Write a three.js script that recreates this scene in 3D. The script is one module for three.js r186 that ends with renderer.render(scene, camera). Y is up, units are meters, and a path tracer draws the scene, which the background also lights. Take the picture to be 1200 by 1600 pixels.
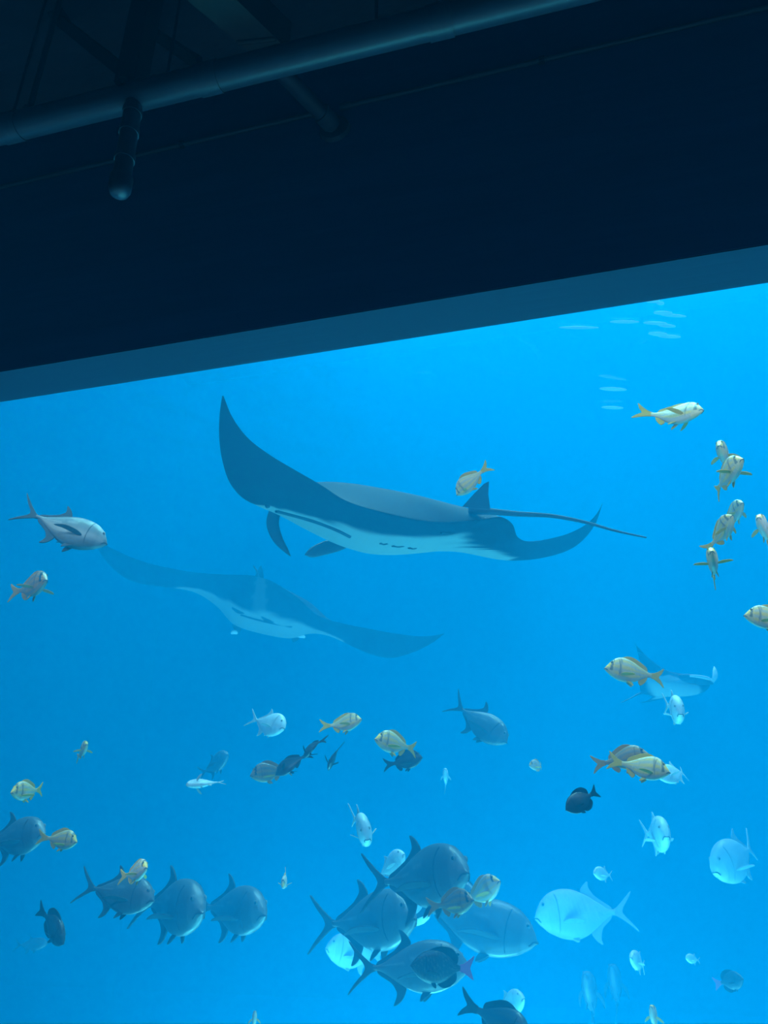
import * as THREE from 'three';
import { mergeGeometries } from 'three/addons/utils/BufferGeometryUtils.js';
import { RoundedBoxGeometry } from 'three/addons/geometries/RoundedBoxGeometry.js';

// ---------------------------------------------------------------- camera, light, haze, exposure
const scene = new THREE.Scene();
const EYE = new THREE.Vector3(0, 1.6, 0);
const camera = new THREE.PerspectiveCamera(67.38, 1200 / 1600, 0.05, 120);
camera.position.copy(EYE);
camera.rotation.set(THREE.MathUtils.degToRad(24.4), THREE.MathUtils.degToRad(14.2), 0, 'YXZ');
scene.add(camera);
camera.updateMatrixWorld(true);
const renderer = new THREE.WebGLRenderer({ antialias: true });
renderer.toneMapping = THREE.LinearToneMapping;
renderer.toneMappingExposure = 1.1;
renderer.shadowMap.enabled = true;
const SKY = new THREE.Color().setRGB(0.2, 0.84, 1.0), SUN_COLOR = new THREE.Color().setRGB(0.3, 0.96, 1.0);
scene.background = SKY.multiplyScalar(1.5);                            // pale daylight above the open roof of the tank hall
const sun = new THREE.DirectionalLight(SUN_COLOR, 53);                  // high hazy sun through the roof opening
sun.position.set(6, 60, -24); sun.target.position.set(1, 0, -8);
sun.castShadow = true; sun.shadow.radius = 120; sun.shadow.mapSize.set(2048, 2048);
Object.assign(sun.shadow.camera, { left: -22, right: 22, top: 22, bottom: -22, near: 1, far: 100 });
scene.add(sun, sun.target);
scene.fog = new THREE.FogExp2(new THREE.Color().setRGB(0.0, 0.415, 0.95), 0.06);   // the tank water's blue veil
const ROOF = 24;

// ---------------------------------------------------------------- helpers
const used = new Map();
function numbered(name) {
  const n = used.get(name) || 0; used.set(name, n + 1);
  return n ? `${name}_${String(n).padStart(3, '0')}` : name;
}
let seed = 20240611;
const rand = () => { seed = (seed * 1664525 + 1013904223) >>> 0; return seed / 4294967296; };
const V = (x, y, z) => new THREE.Vector3(x, y, z);
const R = THREE.MathUtils.degToRad;
const CAM_RIGHT = V(1, 0, 0).applyQuaternion(camera.quaternion), CAM_UP = V(0, 1, 0).applyQuaternion(camera.quaternion);
function ray(px, py) { return V((px - 600) / 1200, -(py - 800) / 1200, -1).applyQuaternion(camera.quaternion).normalize(); }
function at(px, py, depth) { return EYE.clone().addScaledVector(ray(px, py), depth * DEPTH); }
const DEPTH = 1.3;          // a point `depth` metres from the eye
function tag(o, label, category, group, kind) {
  o.userData.label = label; o.userData.category = category;
  if (group) o.userData.group = group;
  if (kind) o.userData.kind = kind;
  return o;
}
function mesh(name, geo, mat, parent) {
  const m = new THREE.Mesh(geo, mat);
  m.name = parent === scene ? numbered(name) : name; m.castShadow = m.receiveShadow = true;
  parent.add(m); return m;
}
function struct(name, geo, mat) { const m = mesh(name, geo, mat, scene); m.userData.kind = 'structure'; return m; }
function box(x0, x1, y0, y1, z0, z1) {
  const g = new THREE.BoxGeometry(x1 - x0, y1 - y0, z1 - z0); g.translate((x0 + x1) / 2, (y0 + y1) / 2, (z0 + z1) / 2); return g;
}
function tubeBetween(a, b, r0, r1 = r0, seg = 20) {
  const d = b.clone().sub(a), g = new THREE.CylinderGeometry(r1, r0, d.length(), seg);
  g.applyQuaternion(new THREE.Quaternion().setFromUnitVectors(V(0, 1, 0), d.clone().normalize())); g.translate((a.x + b.x) / 2, (a.y + b.y) / 2, (a.z + b.z) / 2); return g;
}
function noiseTexture(size, lo, hi, cells, srgb, rep) {               // layered value noise between two colours
  const layers = cells.map((c) => { const a = new Float32Array(c * c); for (let i = 0; i < a.length; i++) a[i] = rand(); return [c, a]; });
  const data = new Uint8Array(size * size * 4);
  for (let y = 0; y < size; y++) for (let x = 0; x < size; x++) {
    let s = 0, w = 0, amp = 1;
    for (const [c, a] of layers) {
      const u = (x / size) * c, v = (y / size) * c, i = Math.floor(u), j = Math.floor(v), fu = u - i, fv = v - j, S = (t) => t * t * (3 - 2 * t), k = (p, q) => a[(q % c) * c + (p % c)];
      s += amp * THREE.MathUtils.lerp(THREE.MathUtils.lerp(k(i, j), k(i + 1, j), S(fu)), THREE.MathUtils.lerp(k(i, j + 1), k(i + 1, j + 1), S(fu)), S(fv)); w += amp; amp *= 0.75;
    }
    for (let c = 0; c < 3; c++) data[(y * size + x) * 4 + c] = lo[c] + (hi[c] - lo[c]) * (s / w);
    data[(y * size + x) * 4 + 3] = 255;
  }
  const t = new THREE.DataTexture(data, size, size); t.magFilter = THREE.LinearFilter; t.minFilter = THREE.LinearMipmapLinearFilter; t.generateMipmaps = true;
  t.wrapS = t.wrapT = THREE.RepeatWrapping; t.repeat.set(rep, rep); if (srgb) t.colorSpace = THREE.SRGBColorSpace; t.needsUpdate = true; return t;
}
const std = (o) => new THREE.MeshStandardMaterial(o);
const rgb = (r, g, b) => new THREE.Color().setRGB(r, g, b);

// ---------------------------------------------------------------- the setting
const M = {};
M.wall = std({ map: noiseTexture(256, [52, 80, 128], [66, 98, 150], [9, 31, 97], true, 3), roughness: 0.85 });
M.soffit = std({ map: noiseTexture(256, [8, 62, 88], [16, 74, 104], [7, 29, 101], true, 4), roughness: 0.8 });
M.ceiling = std({ map: noiseTexture(256, [52, 52, 66], [80, 76, 94], [11, 37, 119], true, 4), bumpMap: noiseTexture(256, [0, 0, 0], [255, 255, 255], [37, 113], false, 6), bumpScale: 0.01, roughness: 0.95 });
M.hallDark = std({ map: noiseTexture(128, [26, 32, 42], [36, 42, 52], [9, 31], true, 3), roughness: 0.9 });
M.floor = std({ color: rgb(0.55, 0.58, 0.6), roughness: 0.5 });
M.tankWall = std({ map: noiseTexture(256, [8, 66, 104], [16, 84, 126], [5, 17, 61], true, 3), roughness: 0.9 });
M.sand = std({ map: noiseTexture(256, [70, 140, 165], [100, 172, 190], [9, 41, 125], true, 8), roughness: 0.95 });
M.roof = std({ color: rgb(0.35, 0.5, 0.55), roughness: 0.9 });
const TOP = 1.6 + 2.325, CEIL = 1.6 + 4.32;
// visitors' hall
struct('wall_front', box(-18.3, 18.3, TOP, CEIL + 0.8, -3.0, -2.75), M.wall);
struct('trim_1', box(-9, 9, TOP - 0.006, TOP + 0.004, -3.0, -2.752), M.soffit);
struct('wall_left', box(-9.2, -9, 0, CEIL + 0.2, -3.0, 5), M.hallDark);
struct('wall_right', box(9, 9.2, 0, CEIL + 0.2, -3.0, 5), M.hallDark);
struct('wall_back', box(-9.2, 9.2, 0, CEIL + 0.2, 5, 5.2), M.hallDark);
struct('floor', box(-9.2, 9.2, -0.2, 0, -3.0, 5.2), M.floor);
struct('ceiling', box(-9.2, 9.2, CEIL, CEIL + 0.2, -2.75, 5.2), M.ceiling);
// the tank beyond the acrylic
M.acrylic = new THREE.MeshPhysicalMaterial({ color: rgb(0.97, 1, 1), transmission: 1, thickness: 0, roughness: 0, ior: 1.2 });
struct('window_1', box(-9, 9, 0, TOP - 0.006, -2.99, -2.97), M.acrylic);
struct('wall_tank_left', box(-18.3, -18, -6, ROOF + 0.2, -30, -3.0), M.tankWall);
struct('wall_tank_right', box(18, 18.3, -6, ROOF + 0.2, -30, -3.0), M.tankWall);
struct('wall_tank_back', box(-18.3, 18.3, -6, ROOF + 0.2, -30.3, -30), M.tankWall);
struct('wall_tank_sides', mergeGeometries([box(-18.3, -9, -6, TOP, -3.0, -2.75), box(9, 18.3, -6, TOP, -3.0, -2.75)]), M.tankWall);
struct('wall_tank_below', box(-18, 18, -6, 0, -3.3, -3.0), M.tankWall);
struct('floor_tank', box(-18.3, 18.3, -6.3, -6, -30.3, -3.0), M.sand);
struct('shade_slabs', mergeGeometries([box(-18.3, -7, ROOF, ROOF + 0.3, -30.3, -3.0), box(-7, 18.3, ROOF, ROOF + 0.3, -30.3, -24), box(13, 18.3, ROOF, ROOF + 0.3, -24, -3.0)]), M.roof);   // unseen slabs added to shade the left, right and back of the tank

M.steel = std({ color: rgb(0.4, 0.42, 0.45), roughness: 0.4, metalness: 0.8 });
// added fill lights on the tank floor, unseen, to brighten the low water
M.fillGlow = std({ color: rgb(0.5, 0.8, 0.9), emissive: rgb(0.1, 0.85, 1.0), emissiveIntensity: 1.5 });
const FILL = 38;
for (const [x, y, z, where, power, lean] of [[-2.4, -5.3, -8, 'near left', 0.85, -30], [1.8, -5.3, -8, 'near right', 0.5, -30], [-6.5, -5.3, -14.5, 'far left', 0.9, -12], [-2.2, -5.3, -14.5, 'far middle', 1.6, -12], [2.6, -5.3, -14.5, 'far right', 0.8, -12]]) {
  const t = new THREE.Group(); t.name = numbered('fill_light'); t.position.set(x, -6, z); scene.add(t);
  tag(t, `unseen added floodlight on a post on the tank floor, the ${where} one`, 'lamp');
  const tilt = (g) => g.rotateX(R(lean)).translate(0, y + 6, 0);
  mesh('housing', tilt(new RoundedBoxGeometry(3.2, 0.24, 3.2, 2, 0.05).translate(0, -0.12, 0)), M.steel, t);
  mesh('diffuser', tilt(box(-1.5, 1.5, -0.01, 0.02, -1.5, 1.5)), M.fillGlow, t);
  mesh('post', new THREE.CylinderGeometry(0.09, 0.09, y + 6 - 0.2, 20).translate(0, (y + 6 - 0.2) / 2, 0), M.steel, t);
  mesh('foot', new THREE.CylinderGeometry(0.5, 0.55, 0.08, 28).translate(0, 0.04, 0), M.steel, t);
  const l = new THREE.RectAreaLight(rgb(0.1, 0.9, 1.0), FILL * power, 3, 3);
  l.name = 'fill_light_beam'; l.position.set(0, y + 6 + 0.04, -0.02); l.rotation.x = Math.PI / 2 + R(lean); t.add(l);
}
// unseen fill bars added on the tank side above the window, lighting the mid water
for (const [x, where] of [[-2.9, 'left'], [2.9, 'right']]) {
  const t = new THREE.Group(); t.name = numbered('fill_bar'); t.position.set(x, TOP + 0.75, -3.35); t.rotation.x = R(-150); scene.add(t);
  tag(t, `unseen added fill light bar on the tank side of the bulkhead above the window, ${where} one`, 'lamp');
  const h = new RoundedBoxGeometry(5.2, 0.16, 0.56, 2, 0.04); h.translate(0, -0.09, 0); mesh('housing', h, M.steel, t);
  mesh('diffuser', box(-2.5, 2.5, -0.01, 0.02, -0.22, 0.22), M.fillGlow, t);
  const l = new THREE.RectAreaLight(rgb(0.62, 0.95, 1.0), 17, 5, 0.44);
  l.name = 'fill_bar_beam'; l.position.set(0, 0.03, 0); l.rotation.x = Math.PI / 2; t.add(l);
}

// the water surface: a rippled sheet high above the window, with pale blobs built on it for its glints of light
const WATER = 1.6 + 7.2;
{
  const g = new THREE.PlaneGeometry(36, 27, 150, 110); g.rotateX(-Math.PI / 2); g.translate(0, WATER, -16.5);
  const p = g.attributes.position; for (let i = 0; i < p.count; i++) { const x = p.getX(i), z = p.getZ(i); p.setY(i, WATER + 0.05 * Math.sin(x * 1.3 + 0.8 * Math.sin(z * 0.9)) * Math.sin(z * 2.1 + 0.7 * Math.sin(x * 0.6)) + 0.02 * Math.sin(x * 3.7 + z * 2.9)); }
  g.computeVertexNormals();
  M.water = new THREE.MeshPhysicalMaterial({ color: rgb(0.97, 1, 1), transmission: 1, thickness: 0, roughness: 0, ior: 1.33 });
  const w = struct('water_surface', g, M.water);
  M.glint = new THREE.MeshPhysicalMaterial({ color: rgb(0.35, 0.55, 0.6), roughness: 0.9, transmission: 0.5, thickness: 0 });
  for (const [px, py, len, wid] of [[1020, 470, 0.1, 0.04], [1032, 474, 0.06, 0.03], [1036, 489, 0.14, 0.035], [1052, 493, 0.2, 0.025], [1024, 505, 0.18, 0.03], [1042, 509, 0.14, 0.03], [1028, 522, 0.15, 0.04], [1046, 526, 0.18, 0.03], [976, 503, 0.22, 0.025], [958, 608, 0.24, 0.05], [957, 637, 0.2, 0.04], [905, 512, 0.3, 0.02]]) {
    const v = ray(px, py), q = EYE.clone().addScaledVector(v, (WATER - 0.05 - EYE.y) / v.y), r = new THREE.SphereGeometry(1, 18, 10); r.scale(len, 0.02, wid); r.rotateY(R(14 + rand() * 10)); r.translate(q.x, q.y, q.z);
    mesh('glint', r, M.glint, w);
  }
}
// ---------------------------------------------------------------- pipes and ceiling gear above the window
M.pipe = std({ map: noiseTexture(128, [50, 58, 74], [70, 80, 98], [7, 23, 61], true, 2), roughness: 0.4 });
M.pipeDark = std({ color: rgb(0.012, 0.013, 0.016), roughness: 0.7 });
M.duct = std({ map: noiseTexture(128, [60, 46, 50], [82, 64, 66], [5, 19, 53], true, 2), roughness: 0.6 });
const H = (h) => 1.6 + h;
function onLevel(px, py, h) { const v = ray(px, py); return EYE.clone().addScaledVector(v, h / v.y); }      // where a sight line meets a level
function onPlane(px, py, z) { const v = ray(px, py); return EYE.clone().addScaledVector(v, z / v.z); }      // ... or an upright plane
function gear(name, label, category, origin) { const t = new THREE.Group(); t.name = numbered(name); t.position.copy(origin); scene.add(t); return tag(t, label, category); }
function part(t, name, geo, mat) { geo.translate(-t.position.x, -t.position.y, -t.position.z); return mesh(name, geo, mat, t); }
const PZ = -2.0, PH = 3.085, PR = 0.062;
{
  const t = gear('ceiling_pipe', 'thick dark pipe running the whole width below the ceiling, lit along its underside', 'pipe', V(0, H(PH), PZ));
  part(t, 'pipe', tubeBetween(V(-8.9, H(PH), PZ), V(8.9, H(PH), PZ), PR, PR, 48), M.pipe);
  for (const [px, py] of [[20, 196], [330, 105], [688, 30]]) { const x = onPlane(px, py, PZ).x; part(t, 'coupling', tubeBetween(V(x - 0.05, H(PH), PZ), V(x + 0.05, H(PH), PZ), PR + 0.005, PR + 0.005, 48), M.pipe); }
}
{
  const x = -1.645, t = gear('drop_pipe', 'short capped pipe hanging straight down from the thick pipe, left', 'pipe', V(x, H(PH - PR), PZ));
  part(t, 'pipe', tubeBetween(V(x, H(PH - PR + 0.02), PZ), V(x + 0.012, H(2.55), PZ), 0.038, 0.038, 28), M.pipe);
  for (const h of [3.0, 2.88, 2.72]) { const cx = x + 0.012 * (PH - PR + 0.02 - h) / (PH - PR + 0.02 - 2.55); part(t, 'collar', tubeBetween(V(cx, H(h), PZ), V(cx, H(h - 0.03), PZ), 0.0425, 0.0425, 28), M.pipe); };
  const cap = new THREE.LatheGeometry([[0, -0.05], [0.022, -0.047], [0.038, -0.036], [0.046, -0.015], [0.047, 0.05], [0.04, 0.055]].map((p) => new THREE.Vector2(...p)), 28); cap.translate(x + 0.012, H(2.54), PZ);
  part(t, 'end_cap', cap, M.pipe);
}
{
  const a = onLevel(420, 90, 3.57), b = onPlane(522, 181, -2.72); a.y = b.y = H(3.56); const d = b.clone().sub(a).normalize(), a2 = a.clone(), t = gear('wall_pipe', 'slanting pipe behind the thick pipe, ending in a flange on the bulkhead', 'pipe', b);
  part(t, 'pipe', tubeBetween(a2, b, 0.042, 0.042, 28), M.pipe);
  part(t, 'collar', tubeBetween(b.clone().addScaledVector(d, -0.1), b.clone().addScaledVector(d, -0.02), 0.052, 0.052, 28), M.pipe);
  part(t, 'flange', tubeBetween(V(b.x, b.y, -2.75), V(b.x, b.y, -2.725), 0.085, 0.08, 32), M.pipe);
}
{
  const h = 3.46, t = gear('wall_conduit', 'thin conduit running along the bulkhead below the thick pipe', 'conduit', onPlane(600, 151, -2.735));
  const a = onPlane(0, 292, -2.735), c = onPlane(1200, 10, -2.735), u = c.clone().sub(a), a2 = a.clone().addScaledVector(u, -1), c2 = c.clone().addScaledVector(u, 1.5), g0 = onPlane(493, 177, -2.735), g1 = onPlane(540, 166, -2.735);
  part(t, 'tube', tubeBetween(a2, g0, 0.0125, 0.0125, 14), M.pipe); part(t, 'tube', tubeBetween(g1, c2, 0.0125, 0.0125, 14), M.pipe);
  for (const k of [-0.4, 0.28, 0.75, 1.25, 1.8]) { const p = a.clone().addScaledVector(u, k); part(t, 'clip', new RoundedBoxGeometry(0.03, 0.04, 0.03, 2, 0.006).translate(p.x, p.y, -2.738), M.pipeDark); }
  for (const p of [g0, g1]) part(t, 'fitting', tubeBetween(p.clone().add(V(-0.03, 0, 0)), p.clone().add(V(0.03, 0, 0)), 0.019, 0.019, 14), M.pipe);
}
{
  const y0 = H(3.62), q = [[282, -8], [402, 92], [452, 80], [372, 2]].map(([x, y]) => onLevel(x, y, 3.62)), t = gear('air_duct', 'flat brownish duct under the ceiling, slanting behind the thick pipe', 'duct', q[0]);
  const ext = q[0].clone().sub(q[1]).multiplyScalar(0.8), ext2 = q[3].clone().sub(q[2]).multiplyScalar(0.8);
  const P8 = [q[0].clone().add(ext), q[1], q[2], q[3].clone().add(ext2)], pos = [], idx = [0, 2, 1, 0, 3, 2, 4, 5, 6, 4, 6, 7];
  for (const dy of [0, 0.22]) for (const p of P8) pos.push(p.x, y0 + dy, p.z);
  for (let i = 0; i < 4; i++) { const j = (i + 1) % 4; idx.push(i, j, j + 4, i, j + 4, i + 4); }
  let g = new THREE.BufferGeometry(); g.setAttribute('position', new THREE.Float32BufferAttribute(pos, 3)); g.setAttribute('uv', new THREE.Float32BufferAttribute(pos.filter((_, i) => i % 3 !== 1), 2)); g.setIndex(idx); g = g.toNonIndexed(); g.computeVertexNormals();
  part(t, 'casing', g, M.duct);
  for (const k of [0.15, 0.6]) part(t, 'seam', tubeBetween(P8[1].clone().lerp(P8[0], k).setY(y0 - 0.004), P8[2].clone().lerp(P8[3], k).setY(y0 - 0.004), 0.012, 0.012, 8), M.duct);
  part(t, 'strap', tubeBetween(V((q[0].x + q[3].x) / 2, y0 + 0.2, (q[0].z + q[3].z) / 2), V((q[0].x + q[3].x) / 2, CEIL, (q[0].z + q[3].z) / 2), 0.012), M.pipeDark);
}
{
  const t = gear('hanger_post', 'dark square post holding the thick pipe from the ceiling, above the short capped pipe', 'post', V(-1.66, H(PH + PR), PZ));
  const g = new THREE.BoxGeometry(0.1, 4.32 - PH - PR, 0.1); g.translate(-1.68, H((4.32 + PH + PR) / 2), PZ); part(t, 'post', g, M.pipeDark);
  const cl = new THREE.TorusGeometry(PR + 0.012, 0.014, 10, 40, Math.PI); cl.rotateY(Math.PI / 2); cl.translate(-1.68, H(PH), PZ); part(t, 'clamp', cl, M.pipeDark);
}
function brace(label, p0, p1, w) {
  const t = gear('ceiling_brace', label, 'brace', V(0, 0, 0)), a = onLevel(p0[0], p0[1], 4.3), b = onPlane(p1[0], p1[1], PZ), d = b.clone().sub(a), g = new THREE.BoxGeometry(w, d.length(), w * 0.5);
  g.applyQuaternion(new THREE.Quaternion().setFromUnitVectors(V(0, 1, 0), d.clone().normalize())); g.translate((a.x + b.x) / 2, (a.y + b.y) / 2, (a.z + b.z) / 2);
  t.position.copy(b); part(t, 'bar', g, M.pipeDark);
  const f = new RoundedBoxGeometry(0.1, 0.015, 0.1, 2, 0.004); f.translate(a.x, CEIL - 0.008, a.z); part(t, 'foot', f, M.pipeDark);
}

brace('dark slanting brace from the ceiling down to the left side of the post', [93, 32], [196, 114], 0.06);
brace('dark slanting brace from the ceiling to the thick pipe, right of the post', [234, 48], [312, 100], 0.055);
function rod(label, px, py, w) {
  const p = onPlane(px, py, PZ), t = gear('hanger_rod', label, 'rod', V(p.x, H(PH + PR), PZ));
  part(t, 'rod', tubeBetween(V(p.x, H(PH + PR - 0.01), PZ), V(p.x, CEIL, PZ), w, w, 10), M.pipeDark);
  part(t, 'nut', new THREE.CylinderGeometry(w * 2.2, w * 2.2, 0.03, 6).translate(p.x, H(PH + PR + 0.015), PZ), M.pipeDark);
}
rod('leftmost thin rod holding the thick pipe from the ceiling', 20, 180, 0.007);
rod('thicker dark rod beside the leftmost one, on the thick pipe', 46, 172, 0.014);
rod('thin rod between the post and the slanting duct', 262, 113, 0.007);
rod('thin rod on the thick pipe, right of the slanting duct', 588, 24, 0.007);
// ---------------------------------------------------------------- manta rays
M.manta = new THREE.MeshPhysicalMaterial({ vertexColors: true, roughness: 0.75, specularIntensity: 0.15, bumpMap: noiseTexture(128, [0, 0, 0], [255, 255, 255], [17, 61], false, 6), bumpScale: 0.0015 });
M.mantaDark = std({ color: rgb(0.014, 0.013, 0.015), roughness: 0.8 });
M.mantaBack = std({ color: rgb(0.03, 0.024, 0.028), roughness: 0.55 });
M.mantaPale = std({ color: rgb(0.42, 0.44, 0.44), roughness: 0.6 });
M.mantaLitTip = std({ color: rgb(0.75, 0.8, 0.78), roughness: 0.5 });  // light on the curled fin tips, painted in as white
M.mouth = std({ color: rgb(0.012, 0.014, 0.018), roughness: 0.7 });
M.eye = std({ color: rgb(0.01, 0.01, 0.012), roughness: 0.15 });
const smooth = (a, b, x) => THREE.MathUtils.smoothstep(x, a, b);
function curveOf(points) { return new THREE.CatmullRomCurve3(points, false, 'centripetal'); }
// stations along the span, each [leading px, py, depth, trailing px, py, depth, rise of the back, drop of the belly]
function sampleStations(st, n) {
  const le = new THREE.CatmullRomCurve3(st.map((s) => at(s[0], s[1], s[2]))), te = new THREE.CatmullRomCurve3(st.map((s) => at(s[3], s[4], s[5])));
  const up = new THREE.CatmullRomCurve3(st.map((s) => V(s[6], s[7], 0))), out = [];
  for (let i = 0; i <= n; i++) { const t = i / n; out.push({ t, le: le.getPoint(t), te: te.getPoint(t), th: up.getPoint(t) }); }
  return out;
}
function mantaBody(st, upHint, paint) {
  const NU = 120, NC = 26, rows = sampleStations(st, NU), pos = [], col = [], uv = [], idx = [];
  const ups = rows.map((r, i) => {
    const a = rows[Math.max(0, i - 2)], b = rows[Math.min(NU, i + 2)];
    const span = b.le.clone().add(b.te).sub(a.le).sub(a.te), chord = r.te.clone().sub(r.le);
    const n = span.cross(chord).normalize(); if (n.dot(upHint) < 0) n.negate();
    return n;
  });
  const W = 2 * NC;
  rows.forEach((r, i) => {
    const up = V(0, 0, 0); for (let k = -6; k <= 6; k++) up.add(ups[Math.min(NU - 3, Math.max(3, i + k))]); up.normalize();
    for (let j = 0; j < W; j++) {
      const top = j <= NC, c = top ? j / NC : (W - j) / NC;                                        // 0 leading edge .. 1 trailing edge
      const cc = 0.5 - 0.5 * Math.cos(Math.PI * c);
      const prof = top ? Math.pow(Math.sin(Math.PI * Math.pow(cc, 0.8)), 0.9) : Math.pow(Math.sin(Math.PI * Math.pow(cc, 0.62)), 0.8);
      const h = top ? r.th.x * prof : -r.th.y * prof;
      const p = r.le.clone().lerp(r.te, cc).addScaledVector(up, Math.abs(prof) < 1e-4 ? 0 : h);
      pos.push(p.x, p.y, p.z); uv.push(r.t * 3, cc * 1.5);
      const k = paint(r.t, cc, top); col.push(k[0], k[1], k[2]);
    }
  });
  for (let i = 0; i < NU; i++) for (let j = 0; j < W; j++) {
    const a = i * W + j, b = i * W + (j + 1) % W, c = a + W, d = b + W; idx.push(a, b, c, b, d, c);
  }
  const g = new THREE.BufferGeometry();
  g.setAttribute('position', new THREE.Float32BufferAttribute(pos, 3)); g.setAttribute('uv', new THREE.Float32BufferAttribute(uv, 2)); g.setAttribute('color', new THREE.Float32BufferAttribute(col, 3));
  g.setIndex(idx); g.computeVertexNormals();
  // outward test at the middle of the back
  const m = Math.floor(NU / 2) * W + Math.floor(NC / 2), nn = V(g.attributes.normal.getX(m), g.attributes.normal.getY(m), g.attributes.normal.getZ(m));
  if (nn.dot(upHint) < 0) { for (let i = 0; i < idx.length; i += 3) { const q = idx[i]; idx[i] = idx[i + 1]; idx[i + 1] = q; } g.setIndex(idx); g.computeVertexNormals(); }
  return { geo: g, rows, ups };
}
// a leaf-like blade: spine points with half widths across `side`, lens-shaped section
function blade(spine, widths, side, thick, n = 18) {
  const cv = curveOf(spine), ws = new THREE.CatmullRomCurve3(widths.map((w, i) => V(i, w, 0))), pos = [], idx = [], K = 10;
  for (let i = 0; i <= n; i++) {
    const t = i / n, p = cv.getPoint(t), tan = cv.getTangent(t), s = side.clone().addScaledVector(tan, -side.dot(tan)).normalize(), nrm = tan.clone().cross(s).normalize(), w = Math.max(0.001, ws.getPoint(t).y);
    for (let k = 0; k < K; k++) { const a = (k / K) * Math.PI * 2, q = p.clone().addScaledVector(s, Math.cos(a) * w).addScaledVector(nrm, Math.sin(a) * Math.min(thick, w * 0.6)); pos.push(q.x, q.y, q.z); }
  }
  for (let i = 0; i < n; i++) for (let k = 0; k < K; k++) { const a = i * K + k, b = i * K + (k + 1) % K; idx.push(a, b, a + K, b, b + K, a + K); }
  const g0 = pos.length / 3; const p0 = cv.getPoint(0), p1 = cv.getPoint(1); pos.push(p0.x, p0.y, p0.z, p1.x, p1.y, p1.z);
  for (let k = 0; k < K; k++) { idx.push(g0, (k + 1) % K, k); idx.push(g0 + 1, n * K + k, n * K + (k + 1) % K); }
  const g = new THREE.BufferGeometry(); g.setAttribute('position', new THREE.Float32BufferAttribute(pos, 3)); g.setAttribute('uv', new THREE.Float32BufferAttribute(new Float32Array(pos.length / 3 * 2), 2)); g.setIndex(idx); g.computeVertexNormals(); return g;
}
function taperTube(points, r0, r1, n = 60, K = 8) {
  const cv = curveOf(points), pos = [], idx = [], fr = cv.computeFrenetFrames(n);
  for (let i = 0; i <= n; i++) { const p = cv.getPointAt(i / n), r = THREE.MathUtils.lerp(r0, r1, Math.pow(i / n, 0.5)); for (let k = 0; k < K; k++) { const a = k / K * 6.28318; const q = p.clone().addScaledVector(fr.normals[i], Math.cos(a) * r).addScaledVector(fr.binormals[i], Math.sin(a) * r); pos.push(q.x, q.y, q.z); } }
  for (let i = 0; i < n; i++) for (let k = 0; k < K; k++) { const a = i * K + k, b = i * K + (k + 1) % K; idx.push(a, b, a + K, b, b + K, a + K); }
  const g = new THREE.BufferGeometry(); g.setAttribute('position', new THREE.Float32BufferAttribute(pos, 3)); g.setAttribute('uv', new THREE.Float32BufferAttribute(new Float32Array(pos.length / 3 * 2), 2)); g.setIndex(idx); g.computeVertexNormals(); return g;
}
function finPlate(pts, thick) {                                         // a flat fin between world points (fan), given thickness
  const c = pts.reduce((s, p) => s.add(p), V(0, 0, 0)).multiplyScalar(1 / pts.length), n = pts[1].clone().sub(pts[0]).cross(pts[2].clone().sub(pts[0])).normalize();
  const pos = [], idx = [], N = pts.length;
  for (const s of [-1, 1]) { for (const p of pts) pos.push(p.x, p.y, p.z); const q = c.clone().addScaledVector(n, s * thick); pos.push(q.x, q.y, q.z); }
  for (let i = 0; i < N; i++) { const j = (i + 1) % N; idx.push(i, N, j); idx.push(N + 1 + i, N + 1 + j, N + 1 + N); }
  const g = new THREE.BufferGeometry(); g.setAttribute('position', new THREE.Float32BufferAttribute(pos, 3)); g.setAttribute('uv', new THREE.Float32BufferAttribute(new Float32Array(pos.length / 3 * 2), 2)); g.setIndex(idx); g.computeVertexNormals(); return g;
}
const looker = new THREE.Raycaster();
function skinPoint(geo, px, py, sink = 0) {                             // the point of a body's skin on a sight line, `sink` metres under it
  const probe = new THREE.Mesh(geo, new THREE.MeshBasicMaterial({ side: THREE.DoubleSide })); probe.updateMatrixWorld(true);
  looker.set(EYE, ray(px, py)); const hit = looker.intersectObject(probe)[0];
  return hit ? hit.point.addScaledVector(ray(px, py), sink) : null;
}
function onSkin(geo, pts, sink) { return pts.map(([x, y]) => skinPoint(geo, x, y, sink)).filter(Boolean); }
function blotch(u, v) { return 0.5 * Math.sin(u * 41 + 3 * Math.sin(v * 9)) + 0.5 * Math.sin(v * 23 + 2 * Math.sin(u * 31)); }
const DARK = [0.014, 0.013, 0.015], BACK = [0.0065, 0.004, 0.004], WHITE = [0.3, 0.3, 0.28];
const mixc = (a, b, k) => a.map((x, i) => x + (b[i] - x) * k);
function mantaThing(label, origin, parts) {
  const t = new THREE.Group(); t.name = numbered('manta_ray'); t.position.copy(origin); scene.add(t);
  tag(t, label, 'manta ray');
  for (const [name, geo, mat, lab] of parts) { geo.translate(-origin.x, -origin.y, -origin.z); const m = mesh(name, geo, mat, t); if (lab) m.userData.label = lab; }
  return t;
}
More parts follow.
